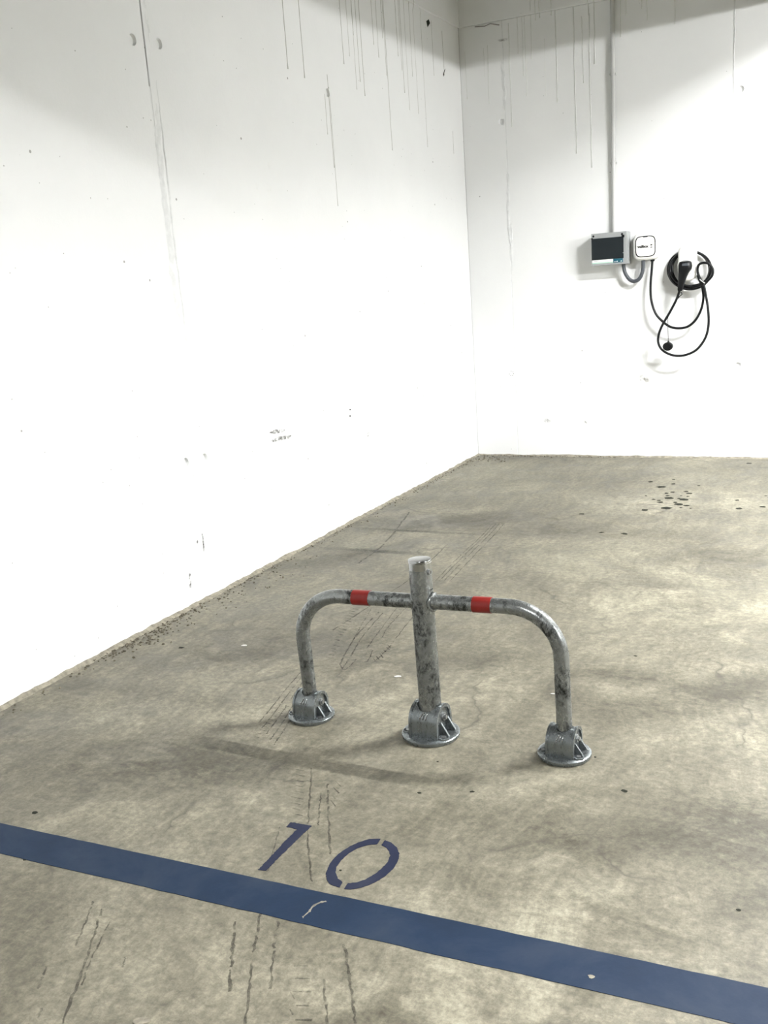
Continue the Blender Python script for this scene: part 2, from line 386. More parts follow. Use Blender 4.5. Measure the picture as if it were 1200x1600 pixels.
def smear(parent, side, at, z0, z1, w, amp, seed, name='mortar_smear'):
    """thin uneven filler dragged along a joint, feathered into the wall"""
    rnd = random.Random(seed); bm = bmesh.new(); nz = max(6, int((z1-z0)/0.02)); nu = 7; rows = []
    off = 0; wl = w
    for i in range(nz+1):
        off = off*0.85+rnd.uniform(-1, 1)*w*0.16; wl = 0.8*wl+0.2*w*rnd.uniform(.55, 1.4)
        z = z0+(z1-z0)*i/nz; end = min(1, 4*min(i, nz-i)/nz+.05); row = []
        for j in range(nu+1):
            u = j/nu*2-1; h = amp*(1-abs(u)**3)*rnd.uniform(.25, 1.3)*end-0.0006
            t = at+off+u*wl/2
            row.append(bm.verts.new((h, t, z) if side == 'L' else (t, -h, z)))
        rows.append(row)
    for i in range(nz):
        for j in range(nu): bm.faces.new((rows[i][j], rows[i][j+1], rows[i+1][j+1], rows[i+1][j]))
    return mesh_obj(name, bm, M['filler'], parent, True)
smear(wall_left, 'L', YJ+.015, 1.05, 2.05, .042, .0022, 1)
smear(wall_left, 'L', YJ+.045, 0.95, 2.10, .012, .0040, 2)
smear(wall_left, 'L', YJ+.005, 0.05, 1.05, .020, .0012, 3)
smear(wall_left, 'L', YJ+.040, 2.10, 2.80, .030, .0010, 4)
smear(wall_back, 'B', XA, 1.25, 1.95, .022, .0045, 5); smear(wall_back, 'B', XA+.008, 1.35, 1.60, .020, .0040, 6)
smear(wall_back, 'B', XA-.003, 2.30, 2.62, .030, .0035, 7); smear(wall_back, 'B', XB, 2.1, 2.80, .010, .0030, 8)

# runs of paint that dried on the way down
def run(parent, side, px, py0, py1, w, mat, seed):
    rnd = random.Random(seed); f = on_left if side == 'L' else on_back
    a, b = f(px, py0), f(px, py1)
    b = f(px + 0, py1)
    t = b.y if side == 'L' else b.x; z0, z1 = b.z, f(px, py0).z
    pts = []; n = 16; o = 0
    for i in range(n+1):
        o += rnd.uniform(-1, 1)*w*0.35; z = z1+(z0-z1)*i/n
        lift = .0104 if z > ZJ else 0.0
        pts.append((lift-0.0002, t+o, z) if side == 'L' else (t+o, -lift+0.0002, z))
    bm = bmesh.new(); tube(bm, pts, lambda i: w*(.75+.35*rnd.random())*(1.5 if i == n else 1), 6)
    return mesh_obj('paint_run', bm, mat, parent, True)
sd = 100
for px, a, b, w in ((450, -60, 108, .0028), (476, -60, 122, .0026), (512, 148, 210, .0018), (522, 120, 262, .0022), (528, 150, 322, .0018), (537, -60, 100, .0022),
                    (552, -60, 55, .002), (563, -60, 128, .002), (570, -60, 150, .0024), (584, -60, 70, .002), (592, -60, 90, .0018), (604, -60, 118, .002),
                    (613, -60, 235, .0024), (622, -60, 88, .002), (632, -50, 145, .002), (640, -50, 172, .0016), (645, -40, 120, .0018), (654, -30, 178, .0015),
                    (668, -30, 230, .0016), (678, 35, 118, .0018), (694, 50, 118, .002), (546, -60, 88, .0016), (558, -60, 140, .0016), (598, -60, 60, .002), (628, -60, 110, .0016), (709, 205, 240, .0016)):
    sd += 1; run(wall_left, 'L', px, a, b, w, M['wall_run_grey'], sd)
for px, a, b, w in ((730, 80, 155, .0018), (765, 70, 162, .0020), (757, 75, 120, .0016), (800, 35, 198, .0030), (810, 25, 84, .0022), (818, 20, 119, .0024),
                    (823, 25, 150, .0022), (831, -30, 92, .0024), (837, -30, 32, .003), (843, -30, 28, .003), (871, 15, 160, .0034), (901, 10, 240, .0034),
                    (911, 25, 130, .0028), (925, 20, 262, .0032), (930, -30, 100, .004), (862, -30, 24, .003), (919, -30, 24, .003), (970, -30, 58, .0034),
                    (978, -30, 24, .0028), (1011, -30, 32, .003), (1054, -30, 38, .0032), (1003, -30, 14, .003), (764, 90, 120, .0016), (853, 60, 150, .0014), (790, 150, 200, .0014)):
    sd += 1; run(wall_back, 'B', px, a, b, w, M['wall_run'], sd)

def wall_decal(parent, side, pts, mat, name):
    """small flat mark, a thin irregular polygon just off the paint"""
    bm = bmesh.new(); vs = []
    for p in pts: vs.append(bm.verts.new(on_left(p[0], p[1], .0006) if side == 'L' else on_back(p[0], p[1], .0006)))
    bm.faces.new(vs); return mesh_obj(name, bm, mat, parent)
wall_decal(wall_left, 'L', [(420, 676), (430, 671), (445, 671), (444, 675), (428, 678)], M['scuff'], 'scuff_mark')
wall_decal(wall_left, 'L', [(424, 688), (436, 682), (456, 680), (452, 685), (434, 689), (425, 691)], M['scuff'], 'scuff_mark')
for a, b in ((547, 640), (547, 650)): wall_decal(wall_left, 'L', [(a-1.5, b), (a, b-1.6), (a+1.6, b), (a, b+1.6)], M['oil'], 'pock_mark')
wall_decal(wall_left, 'L', [(573, 676), (577, 673), (576, 684), (574, 687)], M['smudge'], 'scuff_mark')
wall_decal(wall_left, 'L', [(306, 842), (308, 838), (310, 848), (308, 850)], M['scuff'], 'scuff_mark')
wall_decal(wall_left, 'L', [(315, 834), (317, 833), (320, 860), (318, 862)], M['scuff'], 'scuff_mark')
wall_decal(wall_left, 'L', [(295, 896), (298, 896), (299, 918), (296, 919)], M['scuff'], 'scuff_mark')
wall_decal(wall_left, 'L', [(666, 33), (670, 30), (672, 36), (668, 43)], M['oil'], 'pock_mark')
wall_decal(wall_left, 'L', [(692, 117), (694, 110), (696, 107), (693, 120)], M['oil'], 'pock_mark')
wall_decal(wall_back, 'B', [(995, 590), (1005, 583), (1018, 586), (1016, 596), (1000, 602), (994, 598)], M['smudge'], 'smudge')
wall_decal(wall_back, 'B', [(848, 655), (853, 653), (862, 658), (858, 661), (849, 659)], M['smudge'], 'smudge')
wall_decal(wall_back, 'B', [(910, 655), (914, 657), (920, 663), (917, 663), (911, 658)], M['smudge'], 'smudge')
wall_decal(wall_back, 'B', [(776, 62), (790, 59), (796, 60), (794, 64), (780, 65)], M['smudge'], 'smudge')
for i in range(7):
    t = i/7*2*PI+1; a, b = 799+3.4*math.cos(t), 583.5+3.4*math.sin(t)
    if i != 3: wall_decal(wall_back, 'B', [(a-.7, b), (a, b-.8), (a+.8, b), (a, b+.7)], M['oil'], 'pock_mark')
bm = bmesh.new(); tube(bm, [on_back(x, y, .012) for x, y in ((742, 42), (757, 41), (766, 37), (780, 39))], .003, 6)
mesh_obj('crack', bm, M['groove'], wall_back)

# rough mortar lip where the walls meet the floor
def lip(name, side, t0, t1, seed, hmax):
    rnd = random.Random(seed); bm = bmesh.new(); n = int((t1-t0)/0.018); rows = []; h = w = .01
    for i in range(n+1):
        t = t0+(t1-t0)*i/n; h = .72*h+.28*rnd.uniform(.001, hmax); w = .72*w+.28*rnd.uniform(.006, .036)
        prof = [(0.0, h), (w*.35, h*rnd.uniform(.5, .9)), (w*.7, h*rnd.uniform(.15, .5)), (w, -0.001)]
        rows.append([bm.verts.new((a, t, b) if side == 'L' else (t, -a, b)) for a, b in prof])
    for i in range(n):
        for j in range(3): bm.faces.new((rows[i][j], rows[i][j+1], rows[i+1][j+1], rows[i+1][j]))
    return struct(mesh_obj(name, bm, M['mortar'], None, True))
lip('baseboard_left', 'L', -6.0, -0.0, 11, .020); lip('baseboard_back', 'B', 0.0, 3.4, 12, .016)

# ------------------------------------------------------------------ floor marks (pieces of the floor)
def floor_spot(px, py, w, asp, mat, name, seed):
    rnd = random.Random(seed); c = on_floor(px, py); n = 11; bm = bmesh.new(); tw = rnd.uniform(-.5, .5)
    poly = []
    for k_ in range(n):
        t = 2*PI*k_/n; r = rnd.uniform(.65, 1.15); x, y = math.cos(t)*w*r, math.sin(t)*w*asp*r
        poly.append((c.x+x*math.cos(tw)-y*math.sin(tw), c.y+x*math.sin(tw)+y*math.cos(tw)))
    slab(bm, poly, 0.0, 0.0007); return mesh_obj(name, bm, mat, floor)
sc5 = 220/1200
for i, (x, y, w) in enumerate(((200, 125, 28), (290, 168, 44), (395, 104, 18), (392, 142, 20), (610, 158, 15), (335, 222, 20), (388, 213, 22), (500, 207, 24),
        (530, 224, 26), (518, 248, 16), (160, 244, 11), (225, 274, 18), (345, 243, 20), (350, 263, 44), (272, 284, 20), (282, 299, 32), (440, 267, 18), (480, 276, 44),
        (412, 300, 22), (435, 316, 38), (505, 327, 28), (458, 346, 13), (540, 350, 11), (340, 348, 46), (145, 366, 30), (938, 282, 20), (950, 352, 28), (1182, 245, 14), (1155, 338, 24), (460, 244, 12))):
    floor_spot(980+x*sc5, 730+y*sc5, w*sc5*.0034, 1.0, M['oil'], 'oil_spot', 300+i)
for i, (px, py, w) in enumerate(((909, 803, .016), (940, 832, .014), (976, 834, .018), (38, 1343, .006), (54, 1270, .009), (283, 1012, .012), (993, 1025, .006), (975, 1236, .009), (738, 1237, .006), (655, 1239, .006), (1154, 1422, .005), (1170, 724, .02), (684, 1190, .004), (930, 1183, .004), (532, 1360, .004))):
    floor_spot(px, py, w, .7, M['oil'], 'dark_spot', 340+i)

# tread prints of tyres: long scraped lines and rows of short lugs
def tracks():
    rnd = random.Random(5); bm = bmesh.new()
    def ribbon(pp, w):
        P = [on_floor(*p) for p in catmull([(a, b, 0) for a, b in pp], 14) for p in [(p.x, p.y)]]
        L = []
        for i, p in enumerate(P):
            t = (P[min(i+1, len(P)-1)]-P[max(i-1, 0)]).normalized(); n_ = Vector((-t.y, t.x, 0)); ww = w*rnd.uniform(.45, 1.2)
            j = n_*rnd.uniform(-1, 1)*w*.35
            L.append((bm.verts.new((p+j+n_*ww/2).to_tuple()[:2]+(0.0006,)), bm.verts.new((p+j-n_*ww/2).to_tuple()[:2]+(0.0006,))))
        for i in range(len(L)-1):
            if rnd.random() < .93: bm.faces.new((L[i][0], L[i][1], L[i+1][1], L[i+1][0]))
    def lugs(pp, ln, w, step, skew):
        P = [on_floor(p.x, p.y) for p in catmull([(a, b, 0) for a, b in pp], 30)]
        acc = 0
        for i in range(1, len(P)):
            acc += (P[i]-P[i-1]).length
            if acc < step: continue
            acc = 0; t = (P[i]-P[i-1]).normalized(); n_ = Vector((-t.y, t.x, 0)); d = (n_*math.cos(skew)+t*math.sin(skew))
            q = P[i]+n_*rnd.uniform(-1, 1)*.004; l2 = ln*rnd.uniform(.6, 1.2); w2 = w*rnd.uniform(.5, 1.2); e = Vector((-d.y, d.x, 0))
            c4 = [q+d*l2/2+e*w2/2, q-d*l2/2+e*w2/3, q-d*l2/2-e*w2/3, q+d*l2/2-e*w2/2]
            bm.faces.new([bm.verts.new((c.x, c.y, .0006)) for c in c4])
    # print that fans out behind the post
    ribbon([(646, 962), (612, 1006), (590, 1030), (579, 1036)], .005)
    ribbon([(598, 958), (566, 995), (545, 1030), (536, 1044)], .006); ribbon([(592, 956), (560, 990), (540, 1020), (532, 1038)], .006)
    ribbon([(620, 950), (590, 990), (572, 1015)], .004); ribbon([(636, 948), (608, 978), (596, 998)], .004); ribbon([(580, 952), (566, 975), (552, 1000)], .003)
    ribbon([(583, 1015), (575, 1032), (566, 1035)], .005); ribbon([(530, 1036), (538, 1047), (552, 1036), (556, 1030)], .005)
    lugs([(556, 948), (540, 975), (528, 1000), (516, 1028)], .030, .006, .026, .5)
    lugs([(575, 952), (565, 975), (560, 990)], .010, .005, .018, .3); lugs([(626, 950), (612, 972), (600, 1000)], .012, .005, .018, .3)
    lugs([(612, 1006), (600, 1020), (586, 1034)], .036, .006, .022, .9); lugs([(600, 955), (585, 985), (574, 1010)], .008, .004, .016, .3)
    # lines running on past the post to the back
    for o in (0, 7, 15, 26): ribbon([(680+o*.9, 908), (715+o*.85, 872), (752+o*.7, 838), (770+o*.7, 818)], .005)
    ribbon([(640, 800), (600, 850), (560, 880)], .01); ribbon([(700, 850), (640, 905), (520, 985)], .006)
    # beside the left foot
    for o in (0, 8, 17, 26, 34): ribbon([(470+o*.2, 1050+o*.9), (446+o*.4, 1078+o), (424+o*.6, 1106+o), (404+o*.7, 1130+o)], .0045)
    lugs([(455, 1098), (425, 1125), (400, 1152)], .018, .004, .022, .2)
    # long tracks crossing the blue line towards the camera
    ribbon([(487, 1200), (484, 1250), (481, 1310), (487, 1378)], .005); ribbon([(512, 1225), (513, 1270), (515, 1320), (517, 1335)], .006)
    ribbon([(502, 1240), (498, 1275), (497, 1290)], .005); ribbon([(437, 1292), (428, 1325), (418, 1362)], .004)
    lugs([(470, 1196), (466, 1230), (463, 1280)], .034, .004, .026, .5); lugs([(530, 1215), (520, 1250), (515, 1262)], .03, .004, .03, 1.0)
    ribbon([(407, 1428), (394, 1500), (384, 1600)], .006); ribbon([(435, 1440), (427, 1490), (422, 1555)], .006)
    ribbon([(537, 1470), (548, 1540), (555, 1600)], .006); ribbon([(366, 1440), (362, 1500), (358, 1550)], .007); ribbon([(505, 1530), (512, 1600)], .005)
    lugs([(470, 1490), (472, 1540), (474, 1600)], .034, .005, .034, .2); lugs([(458, 1530), (458, 1600)], .022, .005, .04, 1.2)
    ribbon([(146, 1408), (130, 1450), (118, 1478)], .005); ribbon([(160, 1420), (134, 1500), (98, 1600)], .006); ribbon([(172, 1440), (140, 1505), (128, 1540)], .004)
    ribbon([(72, 1510), (62, 1540), (58, 1545)], .005); ribbon([(60, 1590), (66, 1575)], .005); ribbon([(196, 1496), (192, 1512)], .004)
    o = mesh_obj('tyre_tread_print', bm, M['tyre'], floor); stuff(o)
tracks()

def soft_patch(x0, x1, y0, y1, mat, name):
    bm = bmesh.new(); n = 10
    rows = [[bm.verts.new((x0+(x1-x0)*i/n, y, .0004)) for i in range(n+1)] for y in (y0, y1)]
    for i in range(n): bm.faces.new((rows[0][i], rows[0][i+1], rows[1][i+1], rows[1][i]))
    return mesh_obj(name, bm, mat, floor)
soft_patch(.02, .90, -2.135, -2.080, M['faint'], 'faint_strip'); soft_patch(-.0+.02, .75, -2.53, -2.46, M['faint'], 'faint_strip')  # two faint dark strips by the left wall, fading out at their edges

# crumbs swept up against the walls
def crumbs():
    rnd = random.Random(21); bm = bmesh.new()
    def crumb(x, y, r):
        r_ = bmesh.ops.create_icosphere(bm, subdivisions=1, radius=r); vs = r_['verts']
        for v in vs: v.co = Vector((v.co.x*rnd.uniform(.6, 1.5), v.co.y*rnd.uniform(.6, 1.5), v.co.z*rnd.uniform(.4, .9)))
        bmesh.ops.translate(bm, vec=(x, y, r*.35), verts=vs)
    for i in range(420):
        y = -rnd.uniform(0.1, 4.6); crumb(abs(rnd.gauss(.012, .03))+.008, y, rnd.uniform(.0015, .0050))
    for i in range(150): crumb(abs(rnd.gauss(.03, .06))+.01, rnd.gauss(-3.75, .16), rnd.uniform(.002, .0060))
    for i in range(70): crumb(abs(rnd.gauss(.05, .10))+.01, rnd.gauss(-3.1, .3), rnd.uniform(.0015, .0045))
    for i in range(110): crumb(rnd.uniform(.02, 1.0), -abs(rnd.gauss(.012, .02))-.008, rnd.uniform(.002, .0055))
    for i in range(45): crumb(abs(rnd.gauss(.12, .07))+.02, -abs(rnd.gauss(.12, .06))-.02, rnd.uniform(.003, .0065))
    o = stuff(mesh_obj('crumbs', bm, M['crumb'])); tag(o, 'dark crumbs of dirt swept along the foot of the white walls', 'dirt')
crumbs()

# ------------------------------------------------------------------ blue bay line and number
def px_poly(pts): return [on_floor(*p).to_tuple()[:2] for p in pts]
a0, a1 = on_floor(0, 1286.5), on_floor(1200, 1544); b0, b1 = on_floor(0, 1334), on_floor(1080, 1584)
def ext(p, q, x): t = (x-p.x)/(q.x-p.x); return (x, p.y+(q.y-p.y)*t)
rnd = random.Random(3); top, bot = [], []
for i in range(121):
    x = 0.04+i*(4.9-0.04)/120
    p, q = ext(a0, a1, x), ext(b0, b1, x)
    top.append((x, p[1]+rnd.uniform(-1, 1)*.0008)); bot.append((x, q[1]+rnd.uniform(-1, 1)*.0010))
bm = bmesh.new(); slab(bm, top+bot[::-1], 0.0001, .0010)
line = tag(mesh_obj('painted_line', bm, M['blue_line']), 'wide dark blue line painted across the concrete floor', 'painted line')
bm = bmesh.new(); P = catmull([(473, 1434, 0), (484, 1424, 0), (489, 1417, 0), (500, 1411, 0), (510, 1409, 0)], 6); L = []
for i, p in enumerate(P):
    c = on_floor(p.x, p.y); w = .0026*rnd.uniform(.4, 1.3); L.append((bm.verts.new((c.x-w, c.y-w*.3+w, .0014)), bm.verts.new((c.x+w, c.y-w, .0014))))
for i in range(len(L)-1): bm.faces.new((L[i][0], L[i][1], L[i+1][1], L[i+1][0]))
mesh_obj('scratch', bm, M['mortar'], line)['label'] = 'pale scratch through the blue paint'
bm = bmesh.new(); c = on_floor(924, 1527); slab(bm, [(c.x+.006*math.cos(t)*(1+.3*math.sin(3*t)), c.y+.005*math.sin(t)) for t in [k_*2*PI/9 for k_ in range(9)]], .001, .0016)
mesh_obj('bare_patch', bm, M['mortar'], line)
def ragged(pts, step=.004, amp=.0009, seed=1):
    rnd = random.Random(seed); P = px_poly(pts); out = []
    for i in range(len(P)):
        a, b = Vector(P[i]), Vector(P[(i+1) % len(P)]); n = max(1, int((b-a).length/step))
        for k_ in range(n):
            q = a+(b-a)*k_/n; out.append((q.x+rnd.uniform(-1, 1)*amp, q.y+rnd.uniform(-1, 1)*amp))
    return out
bm = bmesh.new(); slab(bm, ragged([(447.5, 1292), (454.5, 1285), (487, 1290.5), (450, 1326), (430, 1346), (416, 1361), (403.7, 1359.5), (424, 1338), (443, 1317), (464, 1296)], .004, .0012, 1), .0001, .0010)
tag(mesh_obj('painted_digit', bm, M['blue_digit']), 'dark blue stencilled digit 1 with worn foot above the line', 'painted digit', 'stencilled bay number')
z = empty('painted_digit'); z.location = on_floor(567, 1350)
tag(z, 'dark blue stencilled digit 0 made of two curved strokes', 'painted digit', 'stencilled bay number')
def sc4(pts): return [(x/4+380, y/4+1270) for x, y in pts]
for i, st in enumerate(([(858, 165), (790, 165), (730, 183), (660, 215), (590, 262), (542, 318), (517, 378), (522, 420), (545, 450), (600, 468), (622, 435), (592, 412), (577, 375), (583, 340), (610, 300), (660, 253), (720, 220), (780, 202), (838, 198)],
         [(885, 173), (925, 188), (960, 218), (976, 255), (970, 295), (945, 342), (900, 387), (850, 421), (790, 452), (730, 471), (670, 480), (630, 478), (655, 442), (710, 437), (760, 420), (820, 387), (870, 345), (905, 305), (918, 270), (912, 240), (895, 218), (865, 203)])):
    bm = bmesh.new(); slab(bm, [(x-z.location.x, y-z.location.y) for x, y in ragged(sc4(st), .004, .0007, 5+i)], .0001, .0010)
    mesh_obj('stencil_stroke', bm, M['blue_digit'], z)

# ------------------------------------------------------------------ folding barrier
YB = -4.200
bar = empty('parking_barrier', (1.41, YB, 0))
tag(bar, 'galvanised steel folding parking barrier with red bands on three cast feet', 'barrier')
def bp(x, zz): return Vector((x-1.41, 0, zz))
PT, PB = bp(1.4065, .512), bp(1.4125, .022)
bm = bmesh.new(); cyl(bm, PB, PT+(PB-PT).normalized()*.020, .0315, None, 40); post = auto_smooth(mesh_obj('post', bm, M['galv'], bar))
ax = (PT-PB).normalized()
bm = bmesh.new(); prof = [(.0316, -.021), (.0316, -.0015), (.0309, -.0005), (.0309, .0006), (.0319, .0014), (.0319, .0050), (.0312, .0064), (.0292, .0070), (.002, .0072)]
rings = []
Mx = Matrix.Translation(PT) @ ax.to_track_quat('Z', 'Y').to_matrix().to_4x4()
for r_, h in prof: rings.append([Mx @ Vector((r_*math.cos(2*PI*k_/40), r_*math.sin(2*PI*k_/40), h)) for k_ in range(40)])
loft(bm, rings); cap = auto_smooth(mesh_obj('cap', bm, M['cap'], bar), 30); cap['label'] = 'shiny steel cap on the post'
bm = bmesh.new(); c0 = bp(1.407, .487); cyl(bm, c0+Vector((.028, -.010, 0)), c0+Vector((.036, -.012, 0)), .0075, None, 16)
lk = auto_smooth(mesh_obj('lock_cylinder', bm, M['bolt'], post))
bm = bmesh.new(); box(bm, .0355, .0366, -.0130, -.0110, -.004, .004); kh = mesh_obj('keyhole', bm, M['black'], post); kh.location = c0
bm = bmesh.new()
for i in range(3): box(bm, .0318, .0326, -.012, .004, -.052-i*.010, -.0495-i*.010)
sl = mesh_obj('stamped_mark', bm, M['black'], post); sl.location = c0
def arc(p0, pc, p1, n=18):
    kp = .552; a, b = p0+(pc-p0)*kp, p1+(pc-p1)*kp; out = []
    for i in range(n+1):
        t = i/n; out.append(p0*(1-t)**3+a*3*t*(1-t)**2+b*3*t*t*(1-t)+p1*t**3)
    return out
TR = .0208
Lp = [bp(1.40, .397)+(bp(1.150, .391)-bp(1.40, .397))*i/10 for i in range(10)]+arc(bp(1.150, .391), bp(1.010, .3875), bp(1.013, .255))+[bp(1.013, .255)+(bp(1.021, .022)-bp(1.013, .255))*i/8 for i in range(1, 9)]
Rp = [bp(1.42, .3985)+(bp(1.655, .404)-bp(1.42, .3985))*i/10 for i in range(10)]+arc(bp(1.655, .404), bp(1.792, .4065), bp(1.793, .275))+[bp(1.793, .275)+(bp(1.797, .022)-bp(1.793, .275))*i/8 for i in range(1, 9)]
for pth in (Lp, Rp):
    bm = bmesh.new(); tube(bm, pth, TR, 24); mesh_obj('bent_tube', bm, M['galv'], bar, True)
for sgn, xx, zz in ((-1, 1.412, .397), (1, 1.411, .3985)):                # weld beads round the tube ends
    bm = bmesh.new(); pts = []
    for k_ in range(29):
        t = 2*PI*k_/28; yy, hh = math.cos(t)*(TR+.002), math.sin(t)*(TR+.002)
        pts.append(bp(xx, zz)+Vector((sgn*(math.sqrt(max(0, .0315**2-yy*yy))+.001), yy, hh)))
    tube(bm, pts, lambda i: .0042*random.uniform(.8, 1.25), 8); mesh_obj('weld', bm, M['galv'], bar, True)
for xa, xb, za, zb in ((1.194, 1.247, .392, .3935), (1.557, 1.609, .4018, .4030)):
    bm = bmesh.new(); A, B = bp(xa, za), bp(xb, zb)
    loft(bm, [[p+Vector((0, rr*math.cos(2*PI*k_/32), rr*math.sin(2*PI*k_/32))) for k_ in range(32)] for p, rr in ((A, TR), (A, TR+.0011), (B, TR+.0011), (B, TR))])
    auto_smooth(mesh_obj('red_band', bm, M['red'], bar))['label'] = 'red reflective band'

def foot(x, r, s, hole, tube_r, name='foot'):
    """cast foot: round flange, arched housing with two cheeks, ribs, bolts, pivot pin"""
    bm = bmesh.new(); prof = [(.0, .0), (r-.002, .0), (r, .003), (r, .010), (r-.003, .0125), (r-.012, .0135), (r-.018, .0115), (.0, .0135)]
    loft(bm, [[(max(a, .0005)*math.cos(2*PI*k_/56), max(a, .0005)*math.sin(2*PI*k_/56), b) for k_ in range(56)] for a, b in prof])
    f = auto_smooth(mesh_obj(name, bm, M['cast'], bar), 40); f.location = (x-1.41, 0, 0); f.rotation_euler = (0, 0, random.uniform(-.05, .03))
    R, zc, w = .046*s, .050*s, .0385*s
    def arch(rad, base=.008):
        return [(-rad-.002*s, base)]+[(-rad*math.cos(PI*i/20), zc+rad*math.sin(PI*i/20)) for i in range(21)]+[(rad+.002*s, base)]
    bm = bmesh.new(); loft(bm, [[(xx, a, b) for a, b in arch(R)] for xx in (-w, w)])
    h = mesh_obj('housing', bm, M['cast'], f)
    b2 = bmesh.new(); cyl(b2, (0, .002, .030*s), (0, .002, .2), hole, hole*1.03, 36); c = mesh_obj('c', b2, None); c.parent = None
    c.location = (0, 0, 0); h.parent = None; cut(h, [c]); h.parent = f
    md = h.modifiers.new('bev', 'BEVEL'); md.width = .0022*s; md.segments = 2; md.limit_method = 'ANGLE'; md.angle_limit = math.radians(50)
    auto_smooth(h, 40)
    for sg in (-1, 1):
        bm = bmesh.new()                                                 # raised rim of the cheek
        o_, i_ = arch(R+.0030*s), arch(R-.0065*s)
        for rr_ in (0,):
            loop = [[(sg*(w-.001), a, b) for a, b in o_], [(sg*(w+.0055*s), a, b) for a, b in o_], [(sg*(w+.0055*s), a, b) for a, b in i_], [(sg*(w-.001), a, b) for a, b in i_]]
            V = [[bm.verts.new(p) for p in l] for l in loop]
            for q in range(4):
                A, B = V[q], V[(q+1) % 4]
                for k_ in range(len(A)-1): bm.faces.new((A[k_], A[k_+1], B[k_+1], B[k_]))
            for e in (0, -1): bm.faces.new([V[q][e] for q in range(4)])
        auto_smooth(mesh_obj('cheek_rim', bm, M['cast'], f), 45)
        bm = bmesh.new(); cyl(bm, (sg*(w-.001), .008*s, .058*s), (sg*(w+.0040*s), .008*s, .058*s), .0125*s, .0115*s, 24)
        cyl(bm, (sg*w, .008*s, .058*s), (sg*(w+.0100*s), .008*s, .058*s), .0075*s, .0065*s, 20)
        auto_smooth(mesh_obj('pivot_pin', bm, M['bolt'], f), 40)
        for yy in (-.016*s, .028*s):
            bm = bmesh.new(); t_ = .0030*s
            tri = [(sg*(w-.001), .050*s), (sg*(w+.004*s), .050*s), (sg*min(w+.030*s, r*.80), .0125), (sg*(w-.001), .0105)]
            lo = [bm.verts.new((a, yy-t_, b)) for a, b in tri]; hi = [bm.verts.new((a, yy+t_, b)) for a, b in tri]
            bm.faces.new(lo); bm.faces.new(hi[::-1])
            for k_ in range(4): bm.faces.new((lo[k_], lo[(k_+1) % 4], hi[(k_+1) % 4], hi[k_]))
            mesh_obj('rib', bm, M['cast'], f)
    for an in (203, 330, 78):
        a_ = math.radians(an); bx_, by_ = math.cos(a_)*r*.78, math.sin(a_)*r*.78
        bm = bmesh.new(); loft(bm, [[(bx_+q*math.cos(2*PI*k_/24), by_+q*math.sin(2*PI*k_/24), hh) for k_ in range(24)] for q, hh in ((.0165*s, .0105), (.0155*s, .0160), (.0125*s, .0165), (.0112*s, .0125), (.0005, .0125))])
        auto_smooth(mesh_obj('bolt_boss', bm, M['cast'], f), 40)
        bm = bmesh.new(); cyl(bm, (bx_, by_, .012), (bx_, by_, .0180), .0080*s, .0072*s, 6); mesh_obj('bolt', bm, M['bolt'], f)
    # raised mark cast into the front of the housing
    bm = bmesh.new(); yf = -R-.0005
    def on_arch(u, v): return (u*s, -(R+.0006)*math.cos(v), zc+(R+.0006)*math.sin(v))
    for u0, v0, u1, v1 in ((-.012, .30, -.003, .72), (-.003, .72, .0005, .72), (.0005, .72, -.001, .30), (.008, .30, .010, .74), (-.012, .30, -.008, .30)):
        tube(bm, [on_arch(u0+(u1-u0)*k_/4, v0+(v1-v0)*k_/4) for k_ in range(5)], .0019*s, 6)
    mesh_obj('cast_mark', bm, M['cap'], f, True)
    return f
foot(1.0170, .0700, .86, .0240, .021)
foot(1.4080, .0825, 1.0, .0345, .0315)
foot(1.7940, .0710, .86, .0240, .021)

# ------------------------------------------------------------------ consumer unit on the back wall
PX0, PX1, PZ0, PZ1, PD = .880, 1.108, 1.268, 1.471, .116
pan = empty('fuse_box', ((PX0+PX1)/2, 0, (PZ0+PZ1)/2))
tag(pan, 'light grey fuse box with dark tinted window at the foot of the conduit', 'fuse box')
hw, hh = (PX1-PX0)/2, (PZ1-PZ0)/2
bm = bmesh.new(); box(bm, -hw, hw, -PD*.62, 0, -hh, hh, .006, 3); auto_smooth(mesh_obj('back_box', bm, M['grey_plastic'], pan), 40)
cover = empty('front_cover'); cover.parent = pan
bm = bmesh.new()
WX0, WX1, WZ0, WZ1 = -hw+.004, hw-.022, -hh+.038, hh-.036
for (x0, x1, z0, z1) in ((-hw+.002, hw-.002, WZ1, hh-.002), (-hw+.002, hw-.002, -hh+.002, WZ0), (WX1, hw-.002, WZ0, WZ1), (-hw+.002, WX0, WZ0, WZ1)):
    box(bm, x0, x1, -PD, -PD*.60, z0, z1, .0)
bpy.data.objects.remove(cover)
cover = mesh_obj('front_cover', bm, M['grey_plastic'], pan)
bm = bmesh.new(); box(bm, WX0, WX1, -PD+.032, -PD+.028, WZ0, WZ1); mesh_obj('inner_plate', bm, M['breaker'], pan)
for i in range(8):
    bm = bmesh.new(); x0 = WX0+.018+i*.0178
    box(bm, x0, x0+.0168, -PD+.012, -PD+.034, -.022, .030, .001, 1); box(bm, x0+.004, x0+.0128, -PD+.006, -PD+.014, -.004, .012, .001, 1)
    mesh_obj('breaker', bm, M['hose'] if i > 4 else M['breaker'], pan)
bm = bmesh.new(); box(bm, WX0-.001, WX1+.001, -PD-.004, -PD, WZ0, WZ1+.003, .0015, 2)
win = mesh_obj('window', bm, M['tint'], pan); win['label'] = 'dark tinted flap'
bm = bmesh.new(); box(bm, WX1-.010, WX1+.007, -PD-.006, -PD+.002, WZ1-.003, WZ1+.013, .001, 1); mesh_obj('hinge', bm, M['black'], win)
